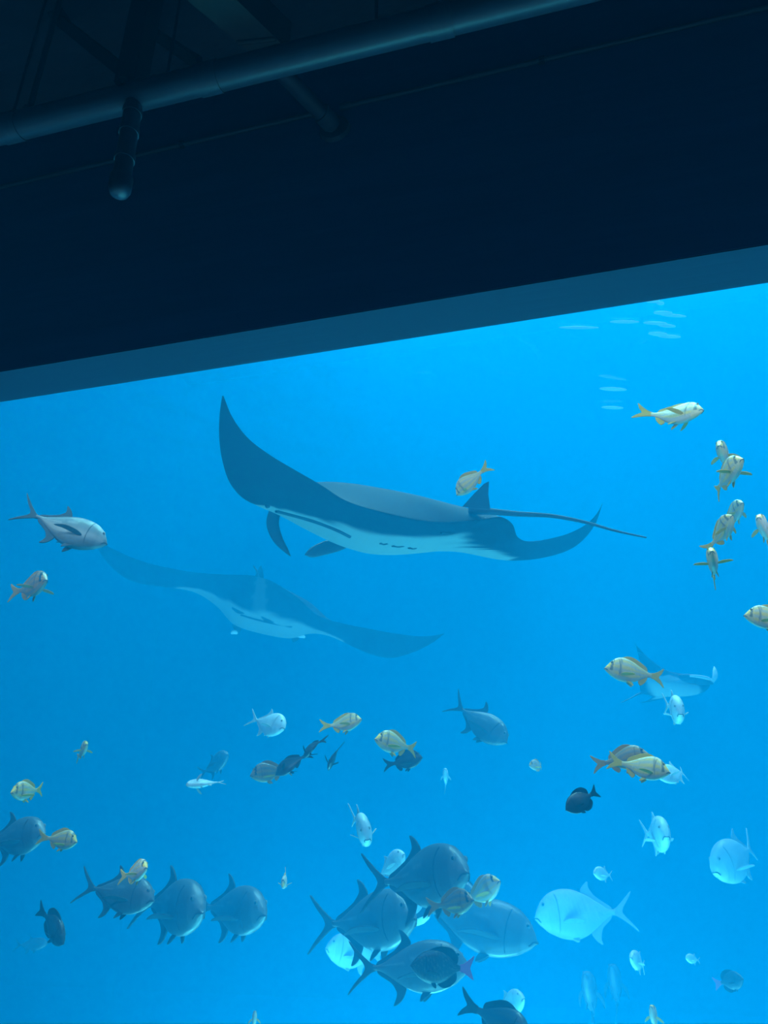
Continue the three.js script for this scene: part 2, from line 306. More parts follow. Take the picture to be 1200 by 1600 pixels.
// the near manta: swims away to the left, near wing raised, seen from below and behind
{
  const st = [
    [347, 619, 5.6, 349, 618, 5.6, 0.003, 0.003], [343, 652, 5.72, 362, 650, 5.6, 0.012, 0.01], [343, 690, 5.88, 386, 683, 5.65, 0.02, 0.015], [348, 722, 6.05, 422, 711, 5.75, 0.025, 0.02],
    [358, 752, 6.2, 462, 735, 5.85, 0.035, 0.03], [376, 775, 6.4, 502, 758, 5.95, 0.05, 0.035], [400, 788, 6.7, 540, 782, 6.02, 0.16, 0.05], [428, 797, 7.15, 600, 801, 6.1, 0.34, 0.1],
    [462, 806, 7.35, 680, 816, 6.13, 0.4, 0.22], [498, 819, 7.45, 752, 812, 6.16, 0.36, 0.3], [528, 832, 7.55, 782, 808, 6.3, 0.28, 0.3], [553, 844, 7.65, 800, 818, 6.5, 0.2, 0.24], [640, 850, 7.95, 808, 838, 6.8, 0.1, 0.12], [720, 862, 8.15, 830, 846, 7.4, 0.06, 0.04],
    [790, 875, 8.3, 862, 841, 7.8, 0.04, 0.03], [850, 871, 8.45, 892, 832, 8.1, 0.03, 0.02], [898, 854, 8.52, 916, 819, 8.3, 0.02, 0.015], [928, 822, 8.58, 932, 803, 8.5, 0.01, 0.01], [941, 787, 8.62, 942, 786, 8.62, 0.003, 0.003]];
  const body = mantaBody(st, V(0, 1, 0), (t, c, top) => {
    if (top) return BACK;
    const w = 0.5 + 0.035 * blotch(t * 2, c), edge = Math.abs(t - 0.55) / 0.2, lim = 0.78 - 0.42 * edge * edge + 0.05 * blotch(t, c * 2);
    return mixc(DARK, WHITE, (1 - smooth(lim - 0.06, lim + 0.03, c)) * (edge < 1.15 ? 1 : 0) * (w > 0 ? 1 : 0));
  });
  const up = body.ups[60], r = (k) => body.rows[k];
  const eyeAt = skinPoint(body.geo, 418, 790, 0) || at(424, 790, 7.05);
  const parts = [
    ['body', body.geo, M.manta],
    ['cephalic_fin', blade([at(430, 797, 7.2), at(426, 818, 7.15), at(434, 842, 7.1), at(447, 860, 7.1), at(454, 869, 7.1)], [0.075, 0.075, 0.06, 0.03, 0.004], CAM_RIGHT, 0.02), M.mantaDark],
    ['cephalic_fin', blade([at(556, 842, 7.55), at(530, 850, 7.5), at(505, 857, 7.45), at(486, 864, 7.42), at(476, 867, 7.4)], [0.05, 0.085, 0.085, 0.06, 0.004], CAM_UP, 0.02), M.mantaBack],
    ['mouth', taperTube(onSkin(body.geo, [[432, 797], [462, 805], [498, 816], [528, 828], [548, 838]], 0.01), 0.035, 0.03, 30), M.mouth],
    ['dorsal_fin', finPlate([at(722, 792, 6.22), at(740, 772, 6.2), at(756, 756, 6.2), at(764, 752, 6.2), at(763, 772, 6.16), at(766, 796, 6.14)], 0.03), M.mantaDark],
    ['tail', taperTube([at(735, 797, 6.25), at(775, 800, 6.15), at(810, 803, 6.1), at(860, 806, 6.0), at(910, 815, 5.9), at(960, 829, 5.82), at(1010, 840, 5.75)], 0.055, 0.008, 80), M.mantaDark],
    ['eye', new THREE.SphereGeometry(0.03, 14, 10).translate(eyeAt.x, eyeAt.y, eyeAt.z), M.eye],
  ];
  for (const [x, y, w] of [[622, 853, 9], [645, 856, 6], [600, 849, 6], [700, 832, 10]]) parts.push(['gill_slit', taperTube(onSkin(body.geo, [[x - w, y - 1], [x, y + 1], [x + w, y]], 0.006), 0.022, 0.012, 12, 6), M.mouth]);
  mantaThing('large manta ray, its near wing raised high, long thin tail trailing right', at(620, 815, 6.8), parts);
}

// the farther manta: swims straight away, seen from below and behind, one wing up to the left
{
  const st = [
    [149, 843, 12.48, 152, 842, 12.48, 0.005, 0.005], [154, 859, 12.72, 170, 854, 12.48, 0.014, 0.012], [168, 879, 12.84, 196, 867, 12.48, 0.024, 0.018], [190, 899, 12.96, 226, 878, 12.48, 0.036, 0.024],
    [218, 911, 13.14, 258, 886, 12.48, 0.048, 0.036], [255, 916, 13.32, 295, 893, 12.42, 0.072, 0.06], [300, 921, 13.56, 335, 897, 12.36, 0.12, 0.12], [340, 938, 13.92, 365, 898, 12.24, 0.168, 0.264],
    [372, 963, 14.22, 392, 899, 12.06, 0.24, 0.408], [415, 976, 14.34, 408, 902, 12.0, 0.264, 0.432], [462, 985, 14.22, 428, 910, 12.06, 0.24, 0.408], [490, 984, 13.92, 465, 934, 12.24, 0.264, 0.24],
    [515, 990, 13.56, 498, 962, 12.42, 0.168, 0.12], [545, 1006, 13.32, 540, 975, 12.48, 0.072, 0.06], [580, 1022, 13.14, 580, 983, 12.48, 0.048, 0.036], [612, 1028, 12.96, 618, 990, 12.48, 0.036, 0.024],
    [646, 1019, 12.84, 652, 994, 12.48, 0.024, 0.018], [676, 1004, 12.66, 678, 993, 12.48, 0.014, 0.012], [693, 991, 12.48, 694, 990, 12.48, 0.005, 0.005]];
  const body = mantaBody(st, V(0, 1, 0), (t, c, top) => {
    if (top) return BACK;
    const edge = Math.abs(t - 0.505) / 0.19, mid = Math.abs(t - 0.5) < 0.022 + 0.006 * blotch(c, 1) ? 1 : 0, lim = 0.62 - 0.3 * edge * edge + 0.04 * blotch(t, c);
    return mixc(DARK, WHITE, Math.max(edge < 1.1 ? 1 - smooth(lim - 0.04, lim + 0.03, 1 - (1 - c) ) : 0, edge < 1 ? mid * 0.22 : 0));
  });
  const parts = [
    ['body', body.geo, M.manta],
    ['cephalic_fin', blade([at(374, 962, 14.16), at(370, 974, 14.22), at(371, 984, 14.28), at(366, 991, 14.34)], [0.1, 0.1, 0.08, 0.01], CAM_RIGHT, 0.03), M.mantaDark],
    ['cephalic_fin', blade([at(466, 980, 14.16), at(464, 990, 14.22), at(461, 998, 14.28), at(458, 1003, 14.34)], [0.1, 0.1, 0.08, 0.01], CAM_RIGHT, 0.03), M.mantaDark],
    ['cephalic_fin_tip', blade([at(361, 990, 14.16), at(364, 988, 14.16), at(368, 988, 14.16), at(371, 990, 14.16)], [0.02, 0.05, 0.05, 0.02], CAM_UP, 0.03, 10), M.mantaLitTip, 'curled tip of the cephalic fin, painted pale as if lit'],
    ['cephalic_fin_tip', blade([at(463, 994, 14.16), at(467, 993, 14.16), at(472, 994, 14.16), at(477, 996, 14.16)], [0.02, 0.045, 0.045, 0.02], CAM_UP, 0.03, 10), M.mantaLitTip, 'curled tip of the cephalic fin, painted pale as if lit'],
    ['mouth', taperTube(onSkin(body.geo, [[376, 960], [415, 971], [456, 979]], 0.01), 0.035, 0.03, 20), M.mouth],
    ['dorsal_fin', finPlate([at(398, 901, 12.12), at(403, 890, 12.12), at(408, 882, 12.18), at(411, 892, 12.12), at(412, 904, 12.12)], 0.03), M.mantaDark],
    ['tail', taperTube([at(403, 900, 12.12), at(401, 892, 11.64), at(398, 887, 11.04), at(396, 884, 10.56)], 0.04, 0.008, 30), M.mantaDark],
  ];
  for (const [x, y] of [[372, 954], [418, 968]]) parts.push(['gill_slit', blade(onSkin(body.geo, [[x - 9, y - 5], [x, y], [x + 10, y + 4]], 0.01), [0.03, 0.06, 0.02], CAM_UP, 0.04, 10), M.mouth]);
  mantaThing('pale-bellied manta ray below the large one, wings spread wide, swimming away', at(415, 935, 13.2), parts);
}
// the smallest manta, far away on the right
{
  const st = [
    [992, 1006, 12.0, 993, 1006, 12.0, 0.003, 0.003], [1006, 1021, 12.1, 996, 1018, 12.0, 0.02, 0.02], [1022, 1035, 12.2, 1000, 1036, 12.0, 0.03, 0.03], [1042, 1047, 12.4, 1001, 1054, 12.0, 0.08, 0.08],
    [1068, 1053, 12.8, 1000, 1069, 12.0, 0.1, 0.2], [1094, 1058, 13.1, 1001, 1080, 12.1, 0.14, 0.24], [1108, 1066, 13.2, 1006, 1084, 12.3, 0.1, 0.2], [1085, 1074, 13.4, 1014, 1086, 12.8, 0.06, 0.1],
    [1060, 1082, 13.6, 1018, 1090, 13.2, 0.03, 0.03], [1030, 1092, 13.7, 1008, 1096, 13.5, 0.02, 0.02], [1002, 1098, 13.8, 1001, 1098, 13.8, 0.003, 0.003]];
  const body = mantaBody(st, V(0, 1, 0), (t, c, top) => (top ? BACK : mixc(DARK, WHITE, (t > 0.33 && t < 0.85 ? 1 : 0) * smooth(0.06, 0.16, 1 - c) * smooth(0.2, 0.26, c))));
  mantaThing('small distant manta ray on the right, one dark wing raised', at(1050, 1065, 12.6), [
    ['body', body.geo, M.manta],
    ['head', blade([at(1060, 1058, 12.5), at(1078, 1060, 12.6), at(1098, 1064, 12.7), at(1114, 1068, 12.8)], [0.06, 0.09, 0.08, 0.02], CAM_UP, 0.05), M.mantaDark],
    ['cephalic_fin', blade([at(1112, 1066, 12.8), at(1117, 1058, 12.8), at(1117, 1048, 12.85), at(1116, 1041, 12.9)], [0.04, 0.05, 0.045, 0.006], CAM_RIGHT, 0.02), M.mantaPale, 'pale upright cephalic fin'],
    ['cephalic_fin', blade([at(1078, 1056, 12.55), at(1092, 1057, 12.6), at(1106, 1060, 12.7), at(1114, 1063, 12.75)], [0.02, 0.03, 0.03, 0.006], CAM_UP, 0.02), M.mantaPale],
    ['tail', taperTube([at(1004, 1082, 12.1), at(994, 1086, 11.9), at(985, 1091, 11.7), at(970, 1098, 11.4)], 0.03, 0.006, 24), M.mantaDark],
  ]);
}
// ---------------------------------------------------------------- fish
const interp = (arr, s) => { const n = arr.length; for (let i = 1; i < n; i++) if (s <= arr[i][0]) { const t = (s - arr[i - 1][0]) / (arr[i][0] - arr[i - 1][0]), p0 = arr[Math.max(0, i - 2)][1], p1 = arr[i - 1][1], p2 = arr[i][1], p3 = arr[Math.min(n - 1, i + 1)][1]; return 0.5 * (2 * p1 + (p2 - p0) * t + (2 * p0 - 5 * p1 + 4 * p2 - p3) * t * t + (3 * p1 - p0 - 3 * p2 + p3) * t * t * t); } return arr[n - 1][1]; };
const stripes = (v, n) => Math.sin(v * n * Math.PI * 2);
const grain = (s, a) => 1 + 0.12 * Math.sin(s * 173 + 5 * Math.sin(a * 31)) * Math.sin(a * 57 + s * 40);
// length 1 from snout (x = 0.5) to tail tip (x = -0.5); s runs from snout 0 to tail root 1 (x = -0.28)
const SHAPES = {
  porkfish: {
    hr: 0.4,
    top: [[0, 0.0], [0.04, 0.045], [0.12, 0.115], [0.22, 0.185], [0.34, 0.215], [0.48, 0.2], [0.64, 0.15], [0.8, 0.085], [0.92, 0.045], [1, 0.036]],
    low: [[0, -0.012], [0.05, -0.05], [0.14, -0.105], [0.28, -0.16], [0.42, -0.18], [0.58, -0.165], [0.72, -0.12], [0.84, -0.066], [0.93, -0.042], [1, -0.036]],
    wide: [[0, 0.006], [0.05, 0.035], [0.15, 0.066], [0.3, 0.085], [0.5, 0.078], [0.7, 0.05], [0.88, 0.022], [1, 0.012]],
    tail: [[-0.27, 0.034], [-0.33, 0.05], [-0.42, 0.1], [-0.5, 0.155], [-0.46, 0.07], [-0.405, 0.0], [-0.46, -0.07], [-0.5, -0.15], [-0.42, -0.095], [-0.33, -0.05], [-0.27, -0.034]],
    dorsal: [[0.22, 0.2], [0.16, 0.236], [0.08, 0.244], [0.0, 0.222], [-0.08, 0.18], [-0.14, 0.145], [-0.19, 0.106], [-0.2, 0.05], [-0.1, 0.07], [0.05, 0.12]],
    anal: [[-0.05, -0.14], [-0.08, -0.19], [-0.12, -0.17], [-0.17, -0.12], [-0.2, -0.05], [-0.12, -0.07]],
    pelvic: [[0, 0], [-0.05, -0.05], [-0.11, -0.085], [-0.105, -0.045], [-0.06, -0.005]], pelvicAt: [0.16, -0.15],
    pec: [[0.0, 0.016], [-0.08, 0.035], [-0.19, 0.02], [-0.23, -0.012], [-0.15, -0.02], [-0.06, -0.022], [0, -0.014]], pecS: 0.34, pecA: -0.35, pecOut: 0.75,
    eye: [0.15, 0.55, 0.024], mouth: [0.012, -0.15], gill: 0.27,
  },
  trevally: {
    hr: 0.37,
    top: [[0, 0.0], [0.03, 0.045], [0.1, 0.115], [0.2, 0.168], [0.34, 0.192], [0.5, 0.185], [0.66, 0.14], [0.82, 0.072], [0.93, 0.026], [1, 0.018]],
    low: [[0, -0.014], [0.05, -0.06], [0.15, -0.118], [0.3, -0.165], [0.46, -0.18], [0.6, -0.16], [0.74, -0.108], [0.86, -0.052], [0.94, -0.024], [1, -0.018]],
    wide: [[0, 0.01], [0.05, 0.045], [0.15, 0.078], [0.3, 0.098], [0.5, 0.092], [0.7, 0.056], [0.88, 0.024], [0.95, 0.022], [1, 0.02]],
    tail: [[-0.26, 0.015], [-0.3, 0.03], [-0.37, 0.085], [-0.44, 0.15], [-0.48, 0.19], [-0.425, 0.11], [-0.365, 0.042], [-0.345, 0.0], [-0.365, -0.042], [-0.425, -0.105], [-0.48, -0.18], [-0.44, -0.14], [-0.37, -0.08], [-0.3, -0.03], [-0.26, -0.015]],
    dorsal: [[0.02, 0.16], [-0.005, 0.22], [-0.035, 0.25], [-0.07, 0.268], [-0.055, 0.23], [-0.05, 0.185], [-0.1, 0.125], [-0.2, 0.064], [-0.245, 0.04], [-0.25, 0.012], [-0.12, 0.04]],
    anal: [[-0.02, -0.13], [-0.045, -0.205], [-0.08, -0.24], [-0.115, -0.255], [-0.095, -0.21], [-0.09, -0.165], [-0.13, -0.105], [-0.22, -0.052], [-0.245, -0.03], [-0.24, -0.01], [-0.12, -0.04]],
    pelvic: [[0, 0], [-0.04, -0.05], [-0.09, -0.085], [-0.085, -0.04], [-0.05, -0.005]], pelvicAt: [0.2, -0.15],
    pec: [[0.0, 0.014], [-0.07, 0.03], [-0.18, 0.018], [-0.28, -0.04], [-0.18, -0.022], [-0.08, -0.016], [0, -0.012]], pecS: 0.34, pecA: -0.25, pecOut: 0.4,
    eye: [0.1, 0.42, 0.022], mouth: [0.02, -0.25], gill: 0.25,
  },
  pale_jack: {  // jack shape kept apart to carry the lit, hazy pale skin
    hr: 0.44,
    top: [[0, 0.0], [0.03, 0.06], [0.1, 0.14], [0.2, 0.2], [0.34, 0.23], [0.5, 0.22], [0.66, 0.165], [0.82, 0.085], [0.93, 0.032], [1, 0.022]],
    low: [[0, -0.016], [0.05, -0.066], [0.15, -0.135], [0.3, -0.19], [0.46, -0.21], [0.6, -0.185], [0.74, -0.125], [0.86, -0.062], [0.94, -0.03], [1, -0.022]],
    wide: [[0, 0.014], [0.05, 0.05], [0.15, 0.08], [0.3, 0.096], [0.5, 0.09], [0.7, 0.055], [0.88, 0.024], [0.95, 0.02], [1, 0.018]],
    tail: [[-0.26, 0.02], [-0.3, 0.034], [-0.37, 0.085], [-0.44, 0.14], [-0.48, 0.17], [-0.425, 0.1], [-0.37, 0.04], [-0.35, 0.0], [-0.37, -0.04], [-0.425, -0.1], [-0.48, -0.17], [-0.44, -0.135], [-0.37, -0.08], [-0.3, -0.034], [-0.26, -0.02]],
    dorsal: [[0.02, 0.19], [-0.02, 0.25], [-0.06, 0.275], [-0.055, 0.23], [-0.1, 0.15], [-0.2, 0.075], [-0.24, 0.045], [-0.25, 0.012], [-0.12, 0.05]],
    anal: [[-0.02, -0.16], [-0.055, -0.23], [-0.1, -0.26], [-0.095, -0.21], [-0.13, -0.125], [-0.22, -0.058], [-0.24, -0.012], [-0.12, -0.05]],
    pelvic: [[0, 0], [-0.04, -0.04], [-0.08, -0.06], [-0.08, -0.03], [-0.05, -0.005]], pelvicAt: [0.2, -0.17],
    pec: [[0.0, 0.014], [-0.06, 0.034], [-0.15, 0.024], [-0.2, -0.014], [-0.12, -0.024], [0, -0.014]], pecS: 0.34, pecA: -0.25, pecOut: 0.5,
    eye: [0.12, 0.4, 0.022], mouth: [0.02, -0.25], gill: 0.26,
  },
  surgeonfish: {
    hr: 0.46,
    top: [[0, 0.0], [0.04, 0.05], [0.12, 0.125], [0.24, 0.195], [0.4, 0.23], [0.58, 0.22], [0.74, 0.165], [0.88, 0.08], [0.96, 0.045], [1, 0.04]],
    low: [[0, -0.02], [0.04, -0.06], [0.12, -0.13], [0.26, -0.2], [0.42, -0.23], [0.58, -0.22], [0.74, -0.165], [0.88, -0.08], [0.96, -0.045], [1, -0.04]],
    wide: [[0, 0.01], [0.06, 0.04], [0.2, 0.07], [0.42, 0.08], [0.65, 0.055], [0.85, 0.025], [1, 0.014]],
    tail: [[-0.27, 0.04], [-0.33, 0.055], [-0.42, 0.11], [-0.5, 0.165], [-0.47, 0.08], [-0.44, 0.0], [-0.47, -0.08], [-0.5, -0.16], [-0.42, -0.11], [-0.33, -0.055], [-0.27, -0.04]],
    dorsal: [[0.24, 0.2], [0.12, 0.27], [-0.02, 0.285], [-0.14, 0.255], [-0.23, 0.16], [-0.22, 0.06], [-0.1, 0.1], [0.05, 0.15]],
    anal: [[0.08, -0.2], [0.0, -0.27], [-0.12, -0.255], [-0.22, -0.16], [-0.21, -0.06], [-0.1, -0.1]],
    pelvic: [[0, 0], [-0.03, -0.06], [-0.08, -0.09], [-0.08, -0.04], [-0.05, 0]], pelvicAt: [0.18, -0.19],
    pec: [[0.0, 0.016], [-0.07, 0.04], [-0.16, 0.03], [-0.18, -0.01], [-0.1, -0.03], [0, -0.016]], pecS: 0.34, pecA: -0.2, pecOut: 0.5,
    eye: [0.14, 0.5, 0.02], mouth: [0.012, -0.2], gill: 0.27,
  },
};
// skins: body pigment as a function of s (along), v (-1 belly .. 1 back); fins, iris
const SKINS = {
  yellow: { fin: [0.52, 0.3, 0.03], iris: [0.3, 0.24, 0.06], body: (s, v) => {
    if (Math.abs(s - (0.155 + 0.05 * (v - 0.4))) < 0.028 && v > -0.25) return [0.14, 0.11, 0.06];
    if (s < 0.2) return mixc([0.62, 0.36, 0.06], [0.46, 0.32, 0.16], v < 0.1 ? 1 : 0);
    if (Math.abs(s - (0.315 + 0.03 * v)) < 0.022 && v > -0.3) return [0.24, 0.17, 0.1];
    return v > -0.45 && stripes(v + 0.14 * s, 2.6) > 0.1 ? [0.52, 0.32, 0.07] : [0.36, 0.28, 0.2];
  } },
  pale: { fin: [0.8, 0.4, 0.08], iris: [0.3, 0.26, 0.1], body: (s, v) => {
    if (Math.abs(s - (0.155 + 0.05 * (v - 0.4))) < 0.022 && v > 0) return [0.06, 0.06, 0.05];
    return s < 0.13 && v > 0 ? [0.85, 0.42, 0.08] : stripes(v + 0.14 * s, 2.6) > 0.45 ? [0.8, 0.42, 0.16] : [0.6, 0.42, 0.34];
  } },
  olive: { fin: [0.4, 0.18, 0.02], iris: [0.12, 0.1, 0.05], body: (s, v) => {
    if (Math.abs(s - (0.155 + 0.05 * (v - 0.4))) < 0.025 && v > -0.2) return [0.015, 0.015, 0.015];
    return stripes(v + 0.14 * s, 2.6) > 0.15 ? [0.3, 0.14, 0.03] : [0.18, 0.12, 0.08];
  } },
  dusk: { fin: [0.03, 0.03, 0.026], iris: [0.08, 0.08, 0.06], body: (s, v) => (stripes(v + 0.1 * s, 2.6) > 0.3 ? [0.045, 0.042, 0.03] : [0.03, 0.032, 0.034]) },
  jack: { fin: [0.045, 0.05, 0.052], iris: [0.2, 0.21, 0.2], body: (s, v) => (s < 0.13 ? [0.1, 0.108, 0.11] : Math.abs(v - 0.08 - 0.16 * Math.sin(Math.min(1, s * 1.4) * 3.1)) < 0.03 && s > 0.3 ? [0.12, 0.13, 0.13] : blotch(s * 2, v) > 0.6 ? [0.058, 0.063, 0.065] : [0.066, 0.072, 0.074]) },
  bright: { fin: [0.42, 0.46, 0.45], iris: [0.3, 0.32, 0.3], body: (s, v) => (s < 0.16 && v < 0.2 ? [0.56, 0.6, 0.58] : blotch(s * 2.2, v) > 0.5 ? [0.4, 0.45, 0.45] : [0.47, 0.53, 0.52]) },  // pale pigment stands in for jacks brightened by light and haze
  black: { fin: [0.008, 0.008, 0.01], iris: [0.03, 0.03, 0.03], body: (s, v) => (Math.abs(v) < 0.5 && stripes(v, 3.1) > 0.7 ? [0.012, 0.012, 0.014] : [0.008, 0.008, 0.01]) },
  brown: { fin: [0.02, 0.018, 0.014], iris: [0.08, 0.07, 0.05], tail: [0.42, 0.12, 0.3], body: (s, v) => (blotch(s * 1.4, v) > 0.55 ? [0.07, 0.065, 0.05] : [0.022, 0.022, 0.02]) },
};
M.skin = new THREE.MeshPhysicalMaterial({ vertexColors: true, roughness: 0.42, specularIntensity: 0.55, clearcoat: 0.15, clearcoatRoughness: 0.3 });
M.pupil = std({ color: rgb(0.006, 0.006, 0.008), roughness: 0.12 });
const finMats = new Map();
function finMat(c, skin) { const k = c.join(); if (!finMats.has(k)) { const m = new THREE.MeshPhysicalMaterial({ color: rgb(...c), roughness: 0.8, transmission: 0.25, thickness: 0, specularIntensity: 0.1 }); m.name = 'fin_skin'; finMats.set(k, m); } return finMats.get(k); }
const fishCache = new Map();
function fishProto(shape, skin, bend, lift) {
  const key = [shape, skin, bend, lift].join(); if (fishCache.has(key)) return fishCache.get(key);
  const S = SHAPES[shape], K = SKINS[skin], root = new THREE.Group();
  const bent = (x, y, z) => { const d = Math.max(0, 0.2 - x); return [x + 0.25 * bend * bend * d * d, y, z + bend * d * d]; };
  const X = (s) => 0.5 - 0.78 * s;
  const surf = (s, v, side = 1, out = 0) => {                                             // v -1..1 from belly to back
    const t = interp(S.top, s), l = interp(S.low, s), w = Math.max(0.004, interp(S.wide, s)), mid = (t + l) * 0.5 + 0.01, a = v * Math.PI / 2;
    const y = v >= 0 ? mid + (t - mid) * Math.sin(a) : mid + (mid - l) * Math.sin(a), z = side * (w * Math.pow(Math.max(0, Math.cos(a)), 0.85) + out);
    return V(...bent(X(s), y, z));
  };
  { // body
    const NS = 54, NA = 40, pos = [], col = [], idx = [];
    for (let i = 0; i <= NS; i++) { const s = Math.pow(i / NS, 1.25); for (let j = 0; j < NA; j++) {
      const q = j / NA, side = q < 0.5 ? 1 : -1, v = q < 0.5 ? 1 - 4 * q : -1 + 4 * (q - 0.5), p = surf(s, v, side), c = K.body(s, v), g = grain(s, v);
      pos.push(p.x, p.y, p.z); col.push(c[0] * g, c[1] * g, c[2] * g); } }
    for (let i = 0; i < NS; i++) for (let j = 0; j < NA; j++) { const a = i * NA + j, b = i * NA + (j + 1) % NA; idx.push(a, a + NA, b, b, a + NA, b + NA); }
    for (const [row, e] of [[0, 1], [NS, -1]]) { let cx = 0, cy = 0, cz = 0; for (let j = 0; j < NA; j++) { cx += pos[(row * NA + j) * 3] / NA; cy += pos[(row * NA + j) * 3 + 1] / NA; cz += pos[(row * NA + j) * 3 + 2] / NA; }
      const n = pos.length / 3; pos.push(cx + e * 0.004, cy, cz); col.push(...K.body(row ? 1 : 0, 0)); for (let j = 0; j < NA; j++) { const a = row * NA + j, b = row * NA + (j + 1) % NA; e > 0 ? idx.push(n, a, b) : idx.push(n, b, a); } }
    const g = new THREE.BufferGeometry(); g.setAttribute('position', new THREE.Float32BufferAttribute(pos, 3)); g.setAttribute('color', new THREE.Float32BufferAttribute(col, 3)); g.setIndex(idx); g.computeVertexNormals();
    mesh('body', g, M.skin, root);
  }
  const plate = (pts, thick) => {                                                          // a fin outline in the fish's middle plane, rays as fine ridges
    const sh = new THREE.Shape(); const cv = new THREE.CatmullRomCurve3(pts.map((p) => V(p[0], p[1], 0)), true, 'catmullrom', 0.35).getPoints(pts.length * 4);
    cv.forEach((p, i) => (i ? sh.lineTo(p.x, p.y) : sh.moveTo(p.x, p.y)));
    return new THREE.ExtrudeGeometry(sh, { depth: thick, bevelEnabled: true, bevelThickness: thick * 0.4, bevelSize: thick * 0.5, bevelSegments: 1, steps: 1 }).translate(0, 0, -thick / 2);
  };
  const bendGeo = (g) => { const p = g.attributes.position; for (let i = 0; i < p.count; i++) p.setXYZ(i, ...bent(p.getX(i), p.getY(i), p.getZ(i))); g.computeVertexNormals(); return g; };
  const fm = finMat(K.fin);
  mesh('tail_fin', bendGeo(plate(S.tail, 0.008)), K.tail ? finMat(K.tail) : fm, root);
  mesh('dorsal_fin', bendGeo(plate(S.dorsal, 0.008)), fm, root);
  mesh('anal_fin', bendGeo(plate(S.anal, 0.008)), fm, root);
  for (const side of [1, -1]) {
    const p = surf(S.pecS, S.pecA, side), g = plate(S.pec, 0.006); g.rotateX(side * (0.9 + lift * 0.4)); g.rotateY(side * (S.pecOut + lift)); g.translate(p.x, p.y, p.z); mesh('pectoral_fin', g, fm, root);
    const h = plate(S.pelvic, 0.006); h.rotateX(-side * 0.35); h.translate(S.pelvicAt[0], S.pelvicAt[1], side * 0.025); mesh('pelvic_fin', h, fm, root);
    const e = surf(S.eye[0], S.eye[1], side, -0.006), iris = new THREE.SphereGeometry(S.eye[2], 16, 10); iris.scale(1, 1, 0.6); iris.translate(e.x, e.y, e.z);
    const im = mesh('eye', iris, finMat(K.iris), root), pu = new THREE.SphereGeometry(S.eye[2] * 0.58, 12, 8); pu.scale(1, 1, 0.6); pu.translate(e.x + 0.002, e.y, e.z + side * S.eye[2] * 0.34); mesh('pupil', pu, M.pupil, im);
    const arc = []; for (let k = 0; k <= 8; k++) { const v = 0.62 - 1.25 * k / 8; arc.push(surf(S.gill + 0.03 * Math.cos(v * 2), v, side, 0.001)); }
    mesh('gill_cover', taperTube(arc, 0.005, 0.003, 20, 6), finMat(mixc(K.body(0.34, -0.2), [0, 0, 0], 0.35)), root);
  }
  const mo = []; for (let k = 0; k <= 6; k++) { const t = -1 + k / 3; mo.push(surf(0.012 + 0.055 * Math.abs(t), S.mouth[1] - 0.25 * Math.abs(t), t < 0 ? -1 : 1, t === 0 ? -0.004 : 0.001)); }
  mo[3] = V(0.502, -0.008, 0); mesh('mouth', taperTube(mo, 0.006, 0.006, 24, 6), M.mouth, root);
  fishCache.set(key, root); return root;
}
const fishMade = new Set();
// [shape, skin, px, py, body height px, heading degrees in view, turn towards the eye degrees, depth, roll, bend, fin lift, label]
function fish(shape, skin, px, py, h, heading, turn, depth, roll, bend, lift, label, group) {
  const proto = fishProto(shape, skin, bend, lift), key = proto.uuid;
  const o = fishMade.has(key) ? proto.clone() : proto; fishMade.add(key);
  const v = ray(px, py), e1 = CAM_RIGHT.clone().addScaledVector(v, -CAM_RIGHT.dot(v)).normalize(), e2 = e1.clone().cross(v).normalize();
  if (e2.dot(CAM_UP) < 0) e2.negate();
  const a = R(heading), b = R(turn), f = e1.clone().multiplyScalar(Math.cos(a)).addScaledVector(e2, Math.sin(a)).multiplyScalar(Math.cos(b)).addScaledVector(v, -Math.sin(b)).normalize();
  let up = V(0, 1, 0).addScaledVector(f, -f.y); if (up.lengthSq() < 0.05) up = e2.clone().addScaledVector(f, -e2.dot(f)); up.normalize();
  const q = new THREE.Quaternion().setFromRotationMatrix(new THREE.Matrix4().makeBasis(f, up, f.clone().cross(up)));
  q.multiply(new THREE.Quaternion().setFromAxisAngle(V(1, 0, 0), R(roll)));
  o.name = numbered(shape); o.position.copy(at(px, py, depth)); o.quaternion.copy(q); o.scale.setScalar(h * depth * DEPTH / 1200 / SHAPES[shape].hr);
  scene.add(o); tag(o, label, 'fish', group); return o;
}
const P = 'porkfish', T = 'trevally', G = 'surgeonfish', O = 'pale_jack';
// upper right and middle: the yellow ones near the window
fish(P, 'yellow', 1049, 651, 40, 12, 30, 4.4, -26, 0.5, 0, 'topmost yellow and silver fish, swimming right just below the beam, tail drooping');
fish(P, 'yellow', 737, 750, 28, 226, -16, 4.6, -30, 0.6, 0.5, 'yellow-tailed fish diving head down before the back of the large manta');
fish(P, 'yellow', 1134, 716, 34, 118, 62, 4.6, 0, 0.2, 0, 'yellowish fish facing the window, half hidden, the upper of a pair on the right');
fish(P, 'yellow', 1133, 745, 36, 48, 42, 4.2, 0, -0.3, 0.8, 'yellow-faced fish with one pale side fin held out, lower of the upper right pair');
fish(P, 'yellow', 1145, 806, 28, 55, 50, 5.2, 0, 0.2, 0, 'small yellow fish peering over the back of the climbing one, far right');
fish(P, 'yellow', 1128, 834, 30, 62, 38, 4.3, 10, 0.4, 0, 'yellow fish climbing steeply, its tail over the nose of the front-facing one, far right');
fish(P, 'yellow', 1114, 886, 34, 92, 58, 3.85, 0, 0, 1.0, 'yellow-nosed fish seen from the front with both pale side fins spread wide');
fish(P, 'pale', 1197, 832, 32, 115, 55, 4.4, 0, 0.2, 0, 'pale fish cut by the right edge of the frame, upper one');
